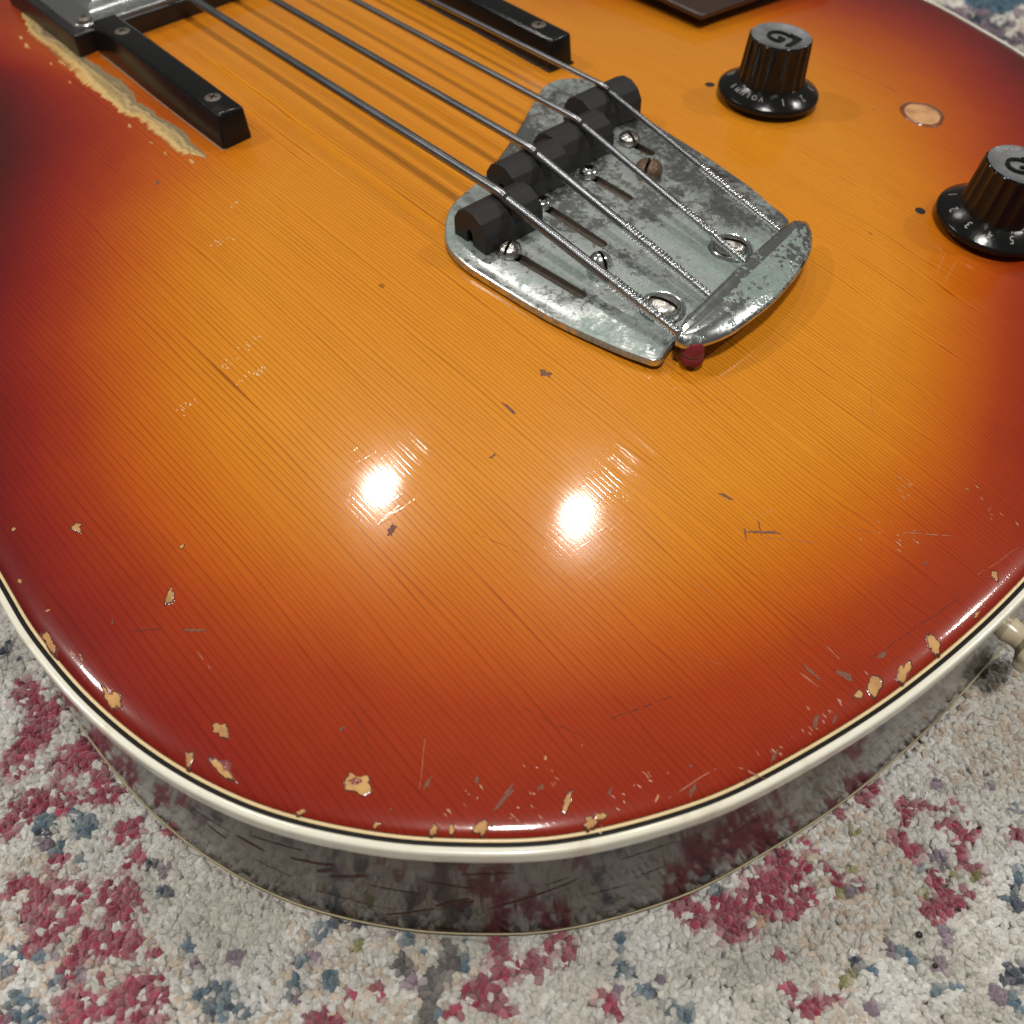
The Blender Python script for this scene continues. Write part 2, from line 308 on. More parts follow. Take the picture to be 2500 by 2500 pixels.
# ------------------------------------------------------------------ wear: chips, scuffs, dents
def patch(name,cx,cy,ln,wd,ang,mat,h=.12,rim=M_rim,jag=.55,zf=None,seed=0):
    rg=random.Random(seed+int(cx*31+cy*17)); N=44; ca,sa=cos(radians(ang)),sin(radians(ang))
    so=Vector((rg.uniform(0,90),rg.uniform(0,90),rg.uniform(0,90))); base=[]
    for t in range(N):
        q=Vector((cos(2*pi*t/N),sin(2*pi*t/N),0))
        base.append(1+jag*(1.5*mnoise.noise(q*.9+so)+.8*mnoise.noise(q*2.0+so)+.22*mnoise.noise(q*6+so)+.05*rg.uniform(-1,1)))
    cx,cy=inward(cx,cy,2.8+.55*max(ln*abs(cos(radians(ang)-atan2(*(cy-CY,cx-CX)))),wd*.6))
    V=[];F=[];mi=[]
    def pt(r,t,hh):
        u=ln/2*r*cos(t); v=wd/2*r*sin(t); x=cx+u*ca-v*sa; y=cy+u*sa+v*ca; return (x,y,zr(x,y,hh))
    rr=[(1.0,-.15),(1.0,h*.9),(.80,h),(.4,h*.85)]
    if rim: e=.17/max(.5,min(ln,wd)/2); rr=[(1.0+e*1.6,-.12),(1+e,h*.75)]+rr[1:]
    for k,(r,hh) in enumerate(rr):
        for i in range(N): V.append(pt(r*max(.25,base[i]),2*pi*i/N,hh+(rg.uniform(-.03,.03) if r<.9 else 0)))
    V.append(pt(0,0,h)); nr=len(rr)
    for k in range(nr-1):
        for i in range(N):
            j=(i+1)%N; F.append((k*N+i,k*N+j,(k+1)*N+j,(k+1)*N+i)); mi.append(1 if (rim and k<2) else 0)
    for i in range(N): F.append(((nr-1)*N+i,(nr-1)*N+(i+1)%N,len(V)-1)); mi.append(0)
    return mesh(name,V,F,[mat,rim or mat],guitar,mi=mi)
CH=[(-125.6,-45.3,3.0,1.1,54),(-142.2,-55.2,4.9,1.5,-88),(-138.4,-72.5,1.9,1.0,52),(-146.1,-38.2,3.6,1.1,-84),(-143.6,-23.6,.9,.45,-80),(-130.7,-20.6,2.2,1.1,-85),(-139.4,-12.3,.8,.6,0),(-119.1,-38,.7,.5,60),(-132.1,-71.8,2.7,1.9,-80),(-135.5,-77.2,3.4,.95,-80),(-121.1,-93,3.5,2.7,-60),(-117,-106.1,1.0,.9,0),(-115.2,-107.8,1.1,.6,40),(-111.8,-110.6,1.7,1.5,20),(-99.6,-115.8,2.3,1.1,20),(-98.9,-120.2,1.5,1.3,0),(-97.1,-120.6,1.2,1.0,0),(-48.6,-133.5,2.6,1.6,20),(-51.9,-133,1.2,1.1,0),(-42.9,-135.9,2.9,1.9,20),(-34.9,-135.9,3.0,1.5,50),(-14.9,-134,1.5,1.0,50),(-24,-136.6,1.1,.5,0),(-130,-90.8,1.2,.6,-30),(-124,-100.6,.8,.6,0)]
for i,c in enumerate(CH): patch('lacquer_chip',*c,M_bare,seed=i)
for c in [(-105.6,-109,5.2,1.0,10),(-43.3,-131,2.2,.7,0),(-51.1,-129.5,2.4,1.0,-70),(-55,-126,3.6,.5,-88),(-101,-111.5,1.2,.5,0),(-93.5,-118.6,1.6,.5,20),(-84,-126.8,2.2,.6,20),(-70,-131.0,2.0,.5,15),(-90.3,-60.8,2.2,1.6,30),(-45.1,-50.8,2.2,1.6,-60),(-56.5,-52.9,4.2,.45,-92),(-66.3,-59.8,1.5,.5,0),(-40.3,-93.7,2.4,.6,-70),(-40.9,-102.9,5,.5,-40),(-43.5,-101,2.2,.4,50),(-118,-84.5,.8,.5,0),(-126,-54,4,.35,-45),(120,-8,1.3,.5,0),(-110,-111,1.2,.5,0),(-107.5,-104.5,1.1,.6,40),(-113.5,-100,1.8,.5,20),(-61,-131.5,2.4,.7,20),(-58,-133,1.4,.5,20),(88,-31,.8,.5,0)]:
    patch('scuff',*c,M_grey,h=.06,rim=None,jag=.55)
for c in [(-121.4,-92.5,1.7,1.0,-50),(-141.9,-54,1.3,.6,-80),(-42.6,-136.2,.9,.5,30)]: patch('lacquer_flake',*c,M_dent,h=.22,rim=None,jag=.5)
for c in [(-134.6,-77.3,2.2,1.7,-80)]: patch('lacquer_dent',*c,M_dent,h=.10,rim=None,jag=.08)
# nicks scattered along the lower rim
for i in range(60):
    k=rng.integers(0,NB); x,y=off(3.6+abs(rng.normal(0,4.5)))[k]
    if y>-25 or x>40: continue
    patch('nick',x,y,rng.uniform(.5,1.2),rng.uniform(.25,.5),rng.uniform(-60,80),M_bare if rng.random()<.45 else M_grey,h=.07,rim=None,jag=.5,seed=i)
def crack_glints(x,y,w,l,n,seed):  # cracks in the lacquer; the light they catch is painted as pale slivers
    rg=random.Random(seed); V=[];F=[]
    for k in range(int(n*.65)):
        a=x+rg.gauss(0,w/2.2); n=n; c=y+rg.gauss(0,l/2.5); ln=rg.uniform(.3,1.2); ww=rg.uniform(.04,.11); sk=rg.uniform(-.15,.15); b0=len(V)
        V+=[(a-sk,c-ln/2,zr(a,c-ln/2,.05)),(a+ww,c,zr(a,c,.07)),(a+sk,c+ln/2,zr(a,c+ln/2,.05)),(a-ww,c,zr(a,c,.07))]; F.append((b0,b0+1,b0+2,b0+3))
    mesh('lacquer_crack_glint',V,F,M_glint if seed<6 else M_crack_glint,guitar,smooth=False)
for i,c in enumerate([(-87.8,-11.7,4,1.4,26),(-83.6,-3.3,3.2,1.8,16),(-90.3,-5.3,2.6,1.5,14),(-102.4,-9.5,3.2,2,16),(-70,29,3,2.2,18),(-60,40,3,2,10),(-22,-118,6,5,26),(-12,-113,5,4,18),(-101,-112,9,3,26),(-92,-121,10,2.5,26),(-72,-130.5,10,1.5,20),(-58,-132,8,2,24),(-112,-106,6,2.5,18),(-3,-125,3,8,16),(-24,-136,6,1.2,16),(-40,-101,4,3,10),(-143,-45,1.2,5,14)]): crack_glints(*c,i)
for i,c in enumerate([(-62.4,153,2.2,.6,80),(-63.2,147,3.4,1.0,85),(-62.6,133,1.6,.5,70),(-63,121,1.4,.5,95),(-61.8,89,1.6,.6,80),(-61.6,78,2.0,.5,95),(-58.5,63,2.4,.7,88),(-61.5,71,1.8,.6,85),(-64,105,1.0,.4,90),(-69,61,1.6,.9,70)]): patch('lacquer_chip',*c,M_bare if i<8 else M_grey,rim=None,h=.08,seed=100+i)
def hair(x0,y0,x1,y1,w,mat,seed,cov=.75):
    rg=random.Random(seed); ln=hypot(x1-x0,y1-y0); N=max(6,int(ln/.7)); px,py=-(y1-y0)/ln,(x1-x0)/ln; V=[];F=[]
    for k in range(N+1):
        f=k/N; j=.22*mnoise.noise(Vector((f*ln*.25,seed,0)))*min(1,ln/6); x=x0+(x1-x0)*f+px*j; y=y0+(y1-y0)*f+py*j; ww=w*sin(pi*f)**.4*rg.uniform(.3,1)+.008
        V+=[(x+px*ww,y+py*ww,zr(x,y,.045)),(x-px*ww,y-py*ww,zr(x,y,.045))]
    for k in range(N):
        if rg.random()<cov: F.append((2*k,2*k+1,2*k+3,2*k+2))
    mesh('scratch',V,F,mat,guitar,smooth=False)
for i,c in enumerate([(-47.8,-129.9,-18.6,-133.5,.07),(-18.2,-132.1,-6.1,-133.5,.05),(-87.7,-125,-78.4,-126.6,.08),(-114.6,-82.6,-117.3,-92.1,.05),(-49.4,-123.5,-49.7,-129.8,.16),(-76.4,-128,-73.5,-132.5,.12),(-39.6,-100.6,-41.7,-103.4,.12),(-41.8,-103.5,-35.2,-110.1,.12),(-21.1,-118.3,-14,-124.8,.16),(-134,-46.6,-130,-49.9,.12),(-127.8,-57.6,-127.8,-62.6,.07),(-107.9,-92.7,-114.9,-100.1,.06),(-86.4,-110.4,-75.6,-114.1,.10),(-56.6,-124.3,-56.2,-128.2,.16),(-57.4,-102.3,-57.6,-106.3,.06),(-28.6,-60,-29.4,-63,.08),(-30,-110,-24,-116,.05),(-64,-118,-70,-108,.04),(-95,-100,-90,-112,.04),(55,-50,52,-41,.04),(-5,-100,3,-93,.05),(-80,-70,-76,-80,.03),(-22,-78,-30,-74,.03)]): hair(*c,M_scratch if i%3 else M_dark,i,.8)
# long worn-through strip beside the pickup
ys=np.linspace(167,61.5,620); lx=np.interp(-ys,[-167,-160,-152,-131,-111,-96,-82,-67,-61.5],[-56,-58.5,-59.7,-60,-60.6,-59.9,-59.4,-58.6,-55.5]); rx=np.interp(-ys,[-167,-160,-144,-121,-111,-98,-76,-66,-61.5],[-54.8,-53.6,-53.9,-53.6,-52.4,-54.1,-53,-53.8,-55])
rows=[]
for i,y in enumerate(ys):
    w=.85*min(1,(ys[0]-y)/5,(y-ys[-1])/5+.05); nz=lambda f,s: mnoise.noise(Vector((y*f,s,s*.37)))
    ml=.55+1.6*abs(nz(.16,3)); mr=.4+1.3*abs(nz(.13,8))
    jl=w*(nz(.10,1)*2.2+ml*(nz(.41,2)*1.0+nz(1.15,4)*.9+nz(2.9,5)*.7+nz(6.1,6)*.4)); jr=w*(nz(.11,11)*1.8+mr*(nz(.47,12)*.9+nz(1.5,13)*.6+nz(4.1,14)*.4))
    a,b=lx[i]+jl,rx[i]+jr; row=[]
    for j in range(10):
        x=a+(b-a)*j/9; h=-.12 if j in (0,9) else .12+.16*mnoise.noise(Vector((x*1.5,y*.12,2)))
        row.append((x,y,zr(x,y,h)))
    rows.append(row)
V,F=ring_sweep(rows,closed=False); wp=mesh('worn_patch',V,F,M_worn,guitar)
at=wp.data.attributes.new('across','FLOAT','POINT'); at.data.foreach_set('value',np.tile(np.linspace(0,1,10),len(rows)).astype(np.float32))
# wood plug, empty screw holes
ring=patch('plug_ring',97.3,-39.8,13.0,11.7,35,M_ring,h=.07,rim=None,jag=.10)
plug=patch('hole_plug',97.3,-39.8,10.6,9.4,35,M_plug,h=.16,rim=M_rim,jag=.05)
for x,y in ((62.4,3.3),(58.8,-65.5)): patch('screw_hole',x,y,2.6,2.4,0,M_hole,h=.06,rim=None,jag=.06)
# scratches on the side
def on_side(i,z,d=-.03): 
    p=BO[i%NB]-BN[i%NB]*(.2+d); return Vector((p[0],p[1],z+T))
def rib_mark(x,y,z0,z1,du,w,seed):
    i0=int(np.argmin(np.hypot(BO[:,0]-x,BO[:,1]-y))); rg=random.Random(seed); N=26; V=[];F=[]
    for k in range(N+1):
        f=k/N; u=(f-.5)*du; z=z0+(z1-z0)*f+rg.uniform(-.12,.12); ww=w*sin(pi*f)**.5*rg.uniform(.35,1)+.02
        fi=i0+u/float(_cum[-1]/NB); a=int(floor(fi)); r=fi-a
        for s in (-1,1): 
            p=on_side(a,z+s*ww/2).lerp(on_side(a+1,z+s*ww/2),r); V.append(tuple(p))
    for k in range(N): F.append((2*k,2*k+2,2*k+3,2*k+1))
    a,b,c=[Vector(V[j]) for j in F[0][:3]]; nn=(b-a).cross(c-a); out=Vector((*BN[i0%NB],0))
    if nn.dot(out)<0: F=[f[::-1] for f in F]
    mesh('side_scratch',V,F,M_dark,guitar)
for k,c in enumerate([(-108,-118,-24,-13,15,.7),(-131,-92,-13,-11.5,8,1.4),(-128,-97,-17,-13,7,1.6),(-133,-88,-9,-8,10,.6),(-124,-102,-17,-18,9,.5),(-122,-104,-30,-24,9,.7),(-117,-110,-23,-19,6,1.8),(-118,-109,-12,-15,9,.6),(-135,-84,-20,-22,8,.3),(-97,-124,-21,-21,9,.35),(-90,-127,-19,-17,7,.4),(-92,-126,-9,-8,9,.4),(-128,-96,-25,-27,14,.25),(-138,-76,-10,-12,8,.5),(-130,-93,-16,-13,3.5,2.2),(-116,-111,-24,-20,3.5,2.4),(-136,-83,-12,-14,5,1.6),(-139,-76,-14,-17,4,.9),(-113,-113,-9,-8,8,.7),(-104,-120,-14,-12,4,.4),(-140,-72,-19,-25,5,.35),(-76,-132,-15,-14,9,.4),(-66,-135,-22,-22,8,.3)]): rib_mark(*c,k)
# ------------------------------------------------------------------ bridge: plate, lip, saddles, screws
def pz(y): return 13.6+.0235*(y-20)
PO=[(-18.1,4),(-22.8,2.7),(-27.1,.9),(-31,-2.2),(-34,-5.5),(-36.2,-9),(-37.4,-12.8),(-37.8,-18),(-37.5,-22.5),(-36.8,-30),(-36,-37),(-34.8,-44),(-31.6,-56),(-29.4,-62),(-28.4,-63.8),(-26.6,-64.2),(-22,-62.5),(-6,-59),(10,-56.2),(26.1,-52.6),(29.3,-43.5),(31,-36),(32.4,-22),(33,-9),(34,4),(35.6,13),(35.9,18.5),(34.3,22.8),(30.3,26.1),(25.7,26.7),(20.7,24.6),(14,20.5),(6,15.5),(-4,10),(-12,6)]
PP=catmull(PO,5)
tt=np.roll(PP,-1,0)-np.roll(PP,1,0); PN=np.c_[tt[:,1],-tt[:,0]]; PN/=np.hypot(*PN.T)[:,None]
if (PN*(PP-PP.mean(0))).sum(1).mean()<0: PN=-PN
def pl(d,dz): q=PP-PN*d; return [(x,y,pz(y)+dz+T) for x,y in q]
V,F=ring_sweep([pl(.3,-2.1),pl(0,-1.9),pl(0,-.75),pl(.12,-.45),pl(.45,-.25),pl(1.0,-.22),pl(2.6,-.2),pl(3.2,0)],True,True,True)
plate=mesh('bridge_plate',V,F,M_plate,guitar)
def stadium(x0,y0,x1,y1,r,z0,z1):
    a=Vector((x0,y0)); b=Vector((x1,y1)); d=(b-a).normalized(); ang=atan2(d.y,d.x); pts=[]
    for k in range(9): t=ang+pi/2+pi*k/8; pts.append((a.x+r*cos(t),a.y+r*sin(t)))
    for k in range(9): t=ang-pi/2+pi*k/8; pts.append((b.x+r*cos(t),b.y+r*sin(t)))
    V,F=ring_sweep([[(x,y,z0) for x,y in pts],[(x,y,z1) for x,y in pts]],True,True,True); return mesh('cut',V,F,M_tarn,None,smooth=False)
SL=[(-28.3,-19,-26.2,-40.5),(-11.3,-12,-11.0,-31),(5,-10,5.4,-22.5),(22,-5,22.4,-13)]
boolean(plate,[stadium(a,b,c,d,1.25,T+9,T+18) for a,b,c,d in SL])
plate.data.set_sharp_from_angle(angle=radians(28))
# strip of hollow under each slot
for a,b,c,d in SL:
    q=stadium(a,b,c,d,1.5,T+zt(a,b)+.25,T+zt(a,b)+.6); q.name=q.data.name='slot_floor'; q.parent=plate; q.data.materials.clear(); q.data.materials.append(M_tarn)
# tail lip
def lip_inner(u): return Vector((-24.4+49.2*u,-65.0+9.1*u))
arc=catmull([(-24.4,-65.0),(-24.4,-65.0),(-23.7,-67.0),(-20.6,-69.0),(-14.8,-70.3),(-7.6,-70.1),(0,-69.4),(10,-67.0),(16.9,-64.4),(22.2,-61.1),(25.0,-58.3),(25.9,-56.9),(25.6,-55.95),(24.85,-55.8),(24.85,-55.8)],6)[6:-11]
al=np.r_[0,np.cumsum(np.hypot(*np.diff(arc,axis=0).T))]; al/=al[-1]
rows=[]; NL=80; mi=[]
for k in range(NL+1):
    u=.5-.5*cos(pi*k/NL); a=lip_inner(u); b=Vector((float(np.interp(u,al,arc[:,0])),float(np.interp(u,al,arc[:,1]))))
    wd=(b-a).length; dn=min(1,wd/6); zi,zo=17.2-.9*(2*u-1)**2-1.3*max(0,1-min(u*2.5,1-u)/.07),15.0-.5*(2*u-1)**2
    pyw=a.y+2.3*dn; ef=min(1,min(u,1-u)/.06); zb=(zi-1.2)*(1-ef)+(pz(pyw)-.5)*ef; zc=(zi-1.2)*(1-ef)+(pz(a.y)-1.2)*ef; zd=(zi-.9)*(1-ef)+14.4*ef; ze_=(zi-.5)*(1-ef)+15.8*ef
    row=[(a.x-.3*dn,pyw+.3*dn,T+zb),(a.x-.3*dn,pyw,T+min(zb+.9,zd)),(a.x-.25*dn,a.y+1.95*dn,T+zd),(a.x-.2*dn,a.y+1.7*dn,T+ze_),(a.x-.1*dn,a.y+1.1*dn,T+zi-.25),(a.x,a.y+.3*dn,T+zi+.12),(a.x,a.y-.8*dn,T+zi-.25)]
    a2=Vector((a.x,a.y-.8*dn))
    for f in (.10,.2,.4,.6,.8,.93):
        p=a2.lerp(b,f); row.append((p.x,p.y,T+zi-.25+(zo-zi+.2)*(f*.45+.55*f*f*f)-(.30*sin(pi*min(1,f*2.6)) if f<.38 else 0)*dn+.30*sin(pi*f)*dn))
    d=(b-a).normalized() if wd>.01 else Vector((0,-1))
    row+=[(b.x,b.y,T+zo-.1),(b.x+d.x*.12,b.y+d.y*.12,T+zo-.5),(b.x,b.y,T+zo-1.0),(b.x-d.x*.8*dn,b.y-d.y*.8*dn,T+zo-1.1),(a.x,a.y-.2*dn,T+zi-1.3-.6*ef),(a.x,a.y+.6*dn,T+zc)]
    rows.append(row)
nR=len(rows[0]); mi=[1 if (i<7 or i>12) else 0 for k in range(NL) for i in range(nR)]+[0,0]
V,F=ring_sweep(rows,True,True,True); lip=mesh('tail_lip',V,F,[M_lip,M_chrome],plate,mi=mi); lip.data.set_sharp_from_angle(angle=radians(50))
# red silk-wrapped ball end under the lip
M=align((-21.6,-67.4,T+9.5),(.05,.1,1))
lathe('ball_end',[(0,-.2),(2.1,0),(2.4,.5),(2.35,1.7),(2.05,2.1),(2.05,2.5),(2.3,2.4),(2.2,4.3),(1.8,5.0),(0,5.2)],M_red,plate,28,M)
lathe('core_wire',[(2.05,2.0),(2.3,2.15),(2.3,2.45),(2.05,2.6)],M_tarn,plate,28,M,cap=False)
# saddles
CXS=[-24.7,-8.3,8.1,24.4]; CYS=[-12.9,-4.2,-1.6,5.4]; SPR=[(-5.4,0),(-5.4,4.0),(-3.9,6.4),(-1.3,7.75),(1.3,7.75),(3.7,6.5),(5.3,4.1),(5.4,0),(1.0,0),(1.0,2.4),(.5,3.4),(-.5,3.4),(-1.0,2.4),(-1.0,0)]
for i,(x,y) in enumerate(zip(CXS,CYS)):
    bm=bmesh.new(); xs=(-8.15,8.15); rings=[[bm.verts.new((x+sx,y-py,T+pz(y)+.05+pzv)) for py,pzv in SPR] for sx in xs]
    nP=len(SPR); bm.faces.new(rings[0]); bm.faces.new(rings[1][::-1])
    for k in range(nP): bm.faces.new((rings[0][k],rings[1][k],rings[1][(k+1)%nP],rings[0][(k+1)%nP]))
    bmesh.ops.recalc_face_normals(bm,faces=bm.faces)
    ed=[e for e in bm.edges if e.calc_length()>.1 and max(v.co.z for v in e.verts)>T+pz(y)+3.5]
    bmesh.ops.bevel(bm,geom=ed,offset=.28,segments=2,affect='EDGES',profile=.5)
    from_bm('saddle',bm,M_ebony,guitar)
# screws: slotted or socket heads
def screw(name,x,y,z,r,hgt,spin,mat,kind='slot',parent=None,n=(0,0,1),shank=0,flat=.35,tries=6):
    M=align((x,y,z),n,spin)
    pr=[(0,-shank),(r*.7,-shank)] if shank else [(0,0)]
    pr+=[(r*.97,0),(r,.12*hgt),(r,flat*hgt)]+[(r*cos(t),flat*hgt+(1-flat)*hgt*sin(t)) for t in np.linspace(.15,1.35,7)]+[(0,hgt)]
    o=lathe(name,pr,mat,None,31,M,cap=False); bm=bmesh.new(); bm.from_mesh(o.data); bmesh.ops.remove_doubles(bm,verts=bm.verts,dist=1e-7); bmesh.ops.recalc_face_normals(bm,faces=bm.faces); bm.to_mesh(o.data); bm.free()
    if kind=='slot': cb=box_bm(-r*1.3,r*1.3,-r*.13,r*.13,hgt*.42,hgt*2)
    elif kind=='hex':
        cb=bmesh.new(); bmesh.ops.create_cone(cb,cap_ends=True,segments=6,radius1=r*.48,radius2=r*.48,depth=hgt*1.4)
        for v in cb.verts: v.co.z+=hgt*1.05
    else:
        cb=box_bm(-r*.5,r*.5,-r*.10,r*.10,hgt*.3,hgt*2); c2=box_bm(-r*.1,r*.1,-r*.5,r*.5,hgt*.3,hgt*2)
    cs=[]
    for q in [cb]+([c2] if kind=='cross' else []):
        for v in q.verts: v.co=M@v.co
        cs.append(from_bm('cut',q,M_slot))
    boolean(o,cs)
    if tries and not any(p.material_index for p in o.data.polygons):
        d=o.data; bpy.data.objects.remove(o); bpy.data.meshes.remove(d)
        return screw(name,x,y,z+.013,r*1.003,hgt,spin+.06,mat,kind,parent,n,shank,flat+.01,tries-1)
    o.data.set_sharp_from_angle(angle=radians(35)); o.parent=parent or guitar; return o
z0=lambda y:T+pz(y)+.02
screw('saddle_screw',-28.2,-20.4,z0(-20.4),2.7,2.3,radians(28),M_nickel,parent=plate)
screw('saddle_screw',-11.4,-12.3,z0(-12.3),2.25,2.0,.3,M_bright,'hex',plate)
screw('saddle_screw',5,-10.2,z0(-10.2),2.3,2.0,.7,M_bright,'hex',plate)
screw('saddle_screw',22.2,-6.2,z0(-6.2),2.6,2.1,radians(75),M_nickel,parent=plate)
screw('height_screw',16.1,-18.6,z0(-18.6),3.2,3.3,radians(28),M_rust,parent=plate)
screw('height_screw',-17.7,-37.2,z0(-37),2.7,4.3,radians(75),M_bright,parent=plate)
for x,y,sp in ((-16.3,-54.0,radians(101)),(9.4,-49.8,radians(107))):
    screw('mounting_screw',x,y,z0(y)-.1,3.4,2.1,sp,M_nickel,parent=plate,flat=.3)
    lathe('screw_cup',[(5.0,-.1),(4.9,.2),(4.4,.6),(4.0,.55),(3.4,.05)],M_bright,plate,36,Matrix.Translation((x,y,z0(y))),cap=False)
# ------------------------------------------------------------------ strings
def tube(name,pts,rads,mat,parent,n=12):
    pts=[Vector(p) for p in pts]; rings=[]
    for k,p in enumerate(pts):
        t=(pts[min(k+1,len(pts)-1)]-pts[max(k-1,0)]).normalized(); a=t.cross(Vector((0,0,1))).normalized(); b=a.cross(t)
        rings.append([tuple(p+(a*cos(2*pi*i/n)+b*sin(2*pi*i/n))*rads[k]) for i in range(n)])
    V,F=ring_sweep(rings,True,True,True); return mesh(name,V,F,mat,parent)
SX=[-24.4,-7.9,8.5,23.9]; EX=[-22.0,-9.0,4.9,19.0]; RD=[1.15,.98,.83,.68]
for i in range(4):
    sy=CYS[i]; zs=T+pz(sy)+7.85+RD[i]; ey=-65.0+9.2*(EX[i]+24.6)/50.4+1.0; ze=T+14.3
    far=Vector((SX[i]*.93,345,T+12.9)); c0=Vector((SX[i],sy+1.5,zs)); 
    p=[far.lerp(c0,k/30) for k in range(31)]+[Vector((SX[i],sy,zs+.02)),Vector((SX[i]*.995+EX[i]*.005,sy-1.4,zs-.18)),Vector((SX[i]*.99+EX[i]*.01,sy-2.6,zs-.62))]
    e=Vector((EX[i],ey,ze)); st=p[-1]; brk=st.lerp(e,[.62,.52,.60,.55][i])
    N1=int((brk-st).length/.09); p1=[st.lerp(brk,k/N1) for k in range(1,N1+1)]
    r1=[RD[i]*(1+.045*sin(2*pi*(k*.09)/.5)) for k in range(1,N1+1)]
    s=tube('string',p+p1,[RD[i]]*len(p)+r1,M_string,guitar)
    L=(e-brk).length; N2=int(L/.11); pt=[];rr2=[]
    for k in range(N2+1):
        f=k/N2; w=Vector((mnoise.noise(Vector((f*9,i,0)))*.16,0,mnoise.noise(Vector((f*9,i,5)))*.12))
        base=RD[i]*(1.16 if f<.5 else .98-.3*(f-.5)); pt.append(brk.lerp(e,f)+w*min(1,8*f)); rr2.append(base*(.62+.50*abs(sin(pi*k*.11/.85+2*mnoise.noise(Vector((k*.05,i,1)))))))
    tube('end_wrap',pt,rr2,M_wrap,s,14)
# ------------------------------------------------------------------ pickup, rails, pickguard
bm=box_bm(-55.5,58,128.8,176,T+6.5,T+14.4,.5); pick=from_bm('pickup_frame',bm,M_satin,guitar)
def rrect(x0,x1,y0,y1,r,z):
    P=[]
    for cx,cy,a in ((x1-r,y1-r,0),(x0+r,y1-r,90),(x0+r,y0+r,180),(x1-r,y0+r,270)):
        for k in range(7): t=radians(a+15*k); P.append((cx+r*cos(t),cy+r*sin(t),z))
    return P
R=lambda d,z,r: rrect(-53.2+d,56-d,130.2+d,174-d,max(.5,r-d),T+z)
V,F=ring_sweep([R(0,14.2,4),R(0,15.0,4),R(.25,15.3,4),R(.6,15.35,4),R(6,15.45,7),R(7.2,15.9,7),R(8.2,17.0,8),R(9.5,17.5,8.5),R(11,17.6,10.8)],True,True,True)
cov=mesh('pickup_cover',V,F,M_chrome,guitar); cov.data.set_sharp_from_angle(angle=radians(50))
screw('cover_screw',-49.6,133.6,T+15.4,2.0,1.1,.5,M_tarn,'cross',cov)
def rail(x0,x1,y0,y1,h):
    bm=bmesh.new(); bmesh.ops.create_cube(bm,size=1)
    for v in bm.verts:
        x=x0 if v.co.x<0 else x1; y=y0 if v.co.y<0 else y1; g=0 if v.co.z>0 else .9
        bz=zw(x,y,-.4) if v.co.z<0 else T+float(zt((x0+x1)/2,y))+h
        v.co=Vector((x+(-g if v.co.x<0 else g*.3),y-(g if y==y0 else 0),bz))
    bmesh.ops.bevel(bm,geom=[e for e in bm.edges if max(v.co.z for v in e.verts)>T+14],offset=.9,segments=3,affect='EDGES',profile=.5)
    return from_bm('finger_rest',bm,M_plastic,guitar,angle=30)
rl=rail(-49.6,-42.4,61.9,128.5,8.2); rr_=rail(34.8,42.0,35.5,128.6,8.2)
for o,x,y in ((rl,-46,70.4),(rl,-46.2,117.2),(rr_,38.6,44.6)):
    xc,ya,yb=((-46.0,61.9,128.5) if x<0 else (38.4,35.5,128.6)); f=(y-ya)/(yb-ya); z=T+8.2+float(zt(xc,ya))*(1-f)+float(zt(xc,yb))*f; screw('rest_screw',x,y,z-.55,2.35,.8,.6,M_tarn,'cross',o)
rows=[]
for k,y in enumerate(np.linspace(34.6,128,90)):
    j=.5*mnoise.noise(Vector((y*1.3,0,0))); a,b=33.6+j,42.6+.3*j
    rows.append([(a,y,zw(a,y,-.1)),(a+.25,y,zw(a,y,.7)),(b-.2,y,zw(b,y,.7)),(b,y,zw(b,y,-.1))])
V,F=ring_sweep(rows,False); mesh('felt_pad',V,F,M_felt,rr_)
rows=[]
for k,y in enumerate(np.linspace(61,126,130)):
    j=.45*mnoise.noise(Vector((y*1.1,4,0)))+.35*mnoise.noise(Vector((y*3.1,2,0))); a=-50.9+j
    rows.append([(a,y,zw(a,y,-.05)),(a+.3,y,zw(a,y,.10)),(-49.5,y,zw(-49.5,y,.14))])
V,F=ring_sweep(rows,False); mesh('dust_line',V,F,M_dust,rl)
bm=bmesh.new(); bmesh.ops.create_grid(bm,x_segments=20,y_segments=20,size=.5)
bm.free()
gx=np.linspace(85.2,150,24); gy=np.linspace(27.6,118,30); V=[];F=[]
def pgz(x,y): return T+max(float(zt(x,y))+1.2,11.3-.068*(x-85))
for zz in (0,1.7):
    for y in gy:
        for x in gx: V.append((x,y,pgz(x,y)+zz))
nx,ny=len(gx),len(gy)
for j in range(ny-1):
    for i in range(nx-1):
        a=j*nx+i; F.append((a,a+nx,a+nx+1,a+1)); b=a+nx*ny; F.append((b,b+1,b+nx+1,b+nx))
for i in range(nx-1): a=i; F.append((a,a+1,a+1+nx*ny,a+nx*ny)); a=(ny-1)*nx+i; F.append((a+1,a,a+nx*ny,a+1+nx*ny))
for j in range(ny-1): a=j*nx; F.append((a+nx,a,a+nx*ny,a+nx+nx*ny)); a=j*nx+nx-1; F.append((a,a+nx,a+nx+nx*ny,a+nx*ny))
pg=mesh('pickguard',V,F,M_brown,guitar); pg.data.set_sharp_from_angle(angle=radians(40))
bm=pg.modifiers.new('bevel','BEVEL'); bm.width=.0005; bm.segments=2; bm.limit_method='ANGLE'; bm.angle_limit=radians(50)
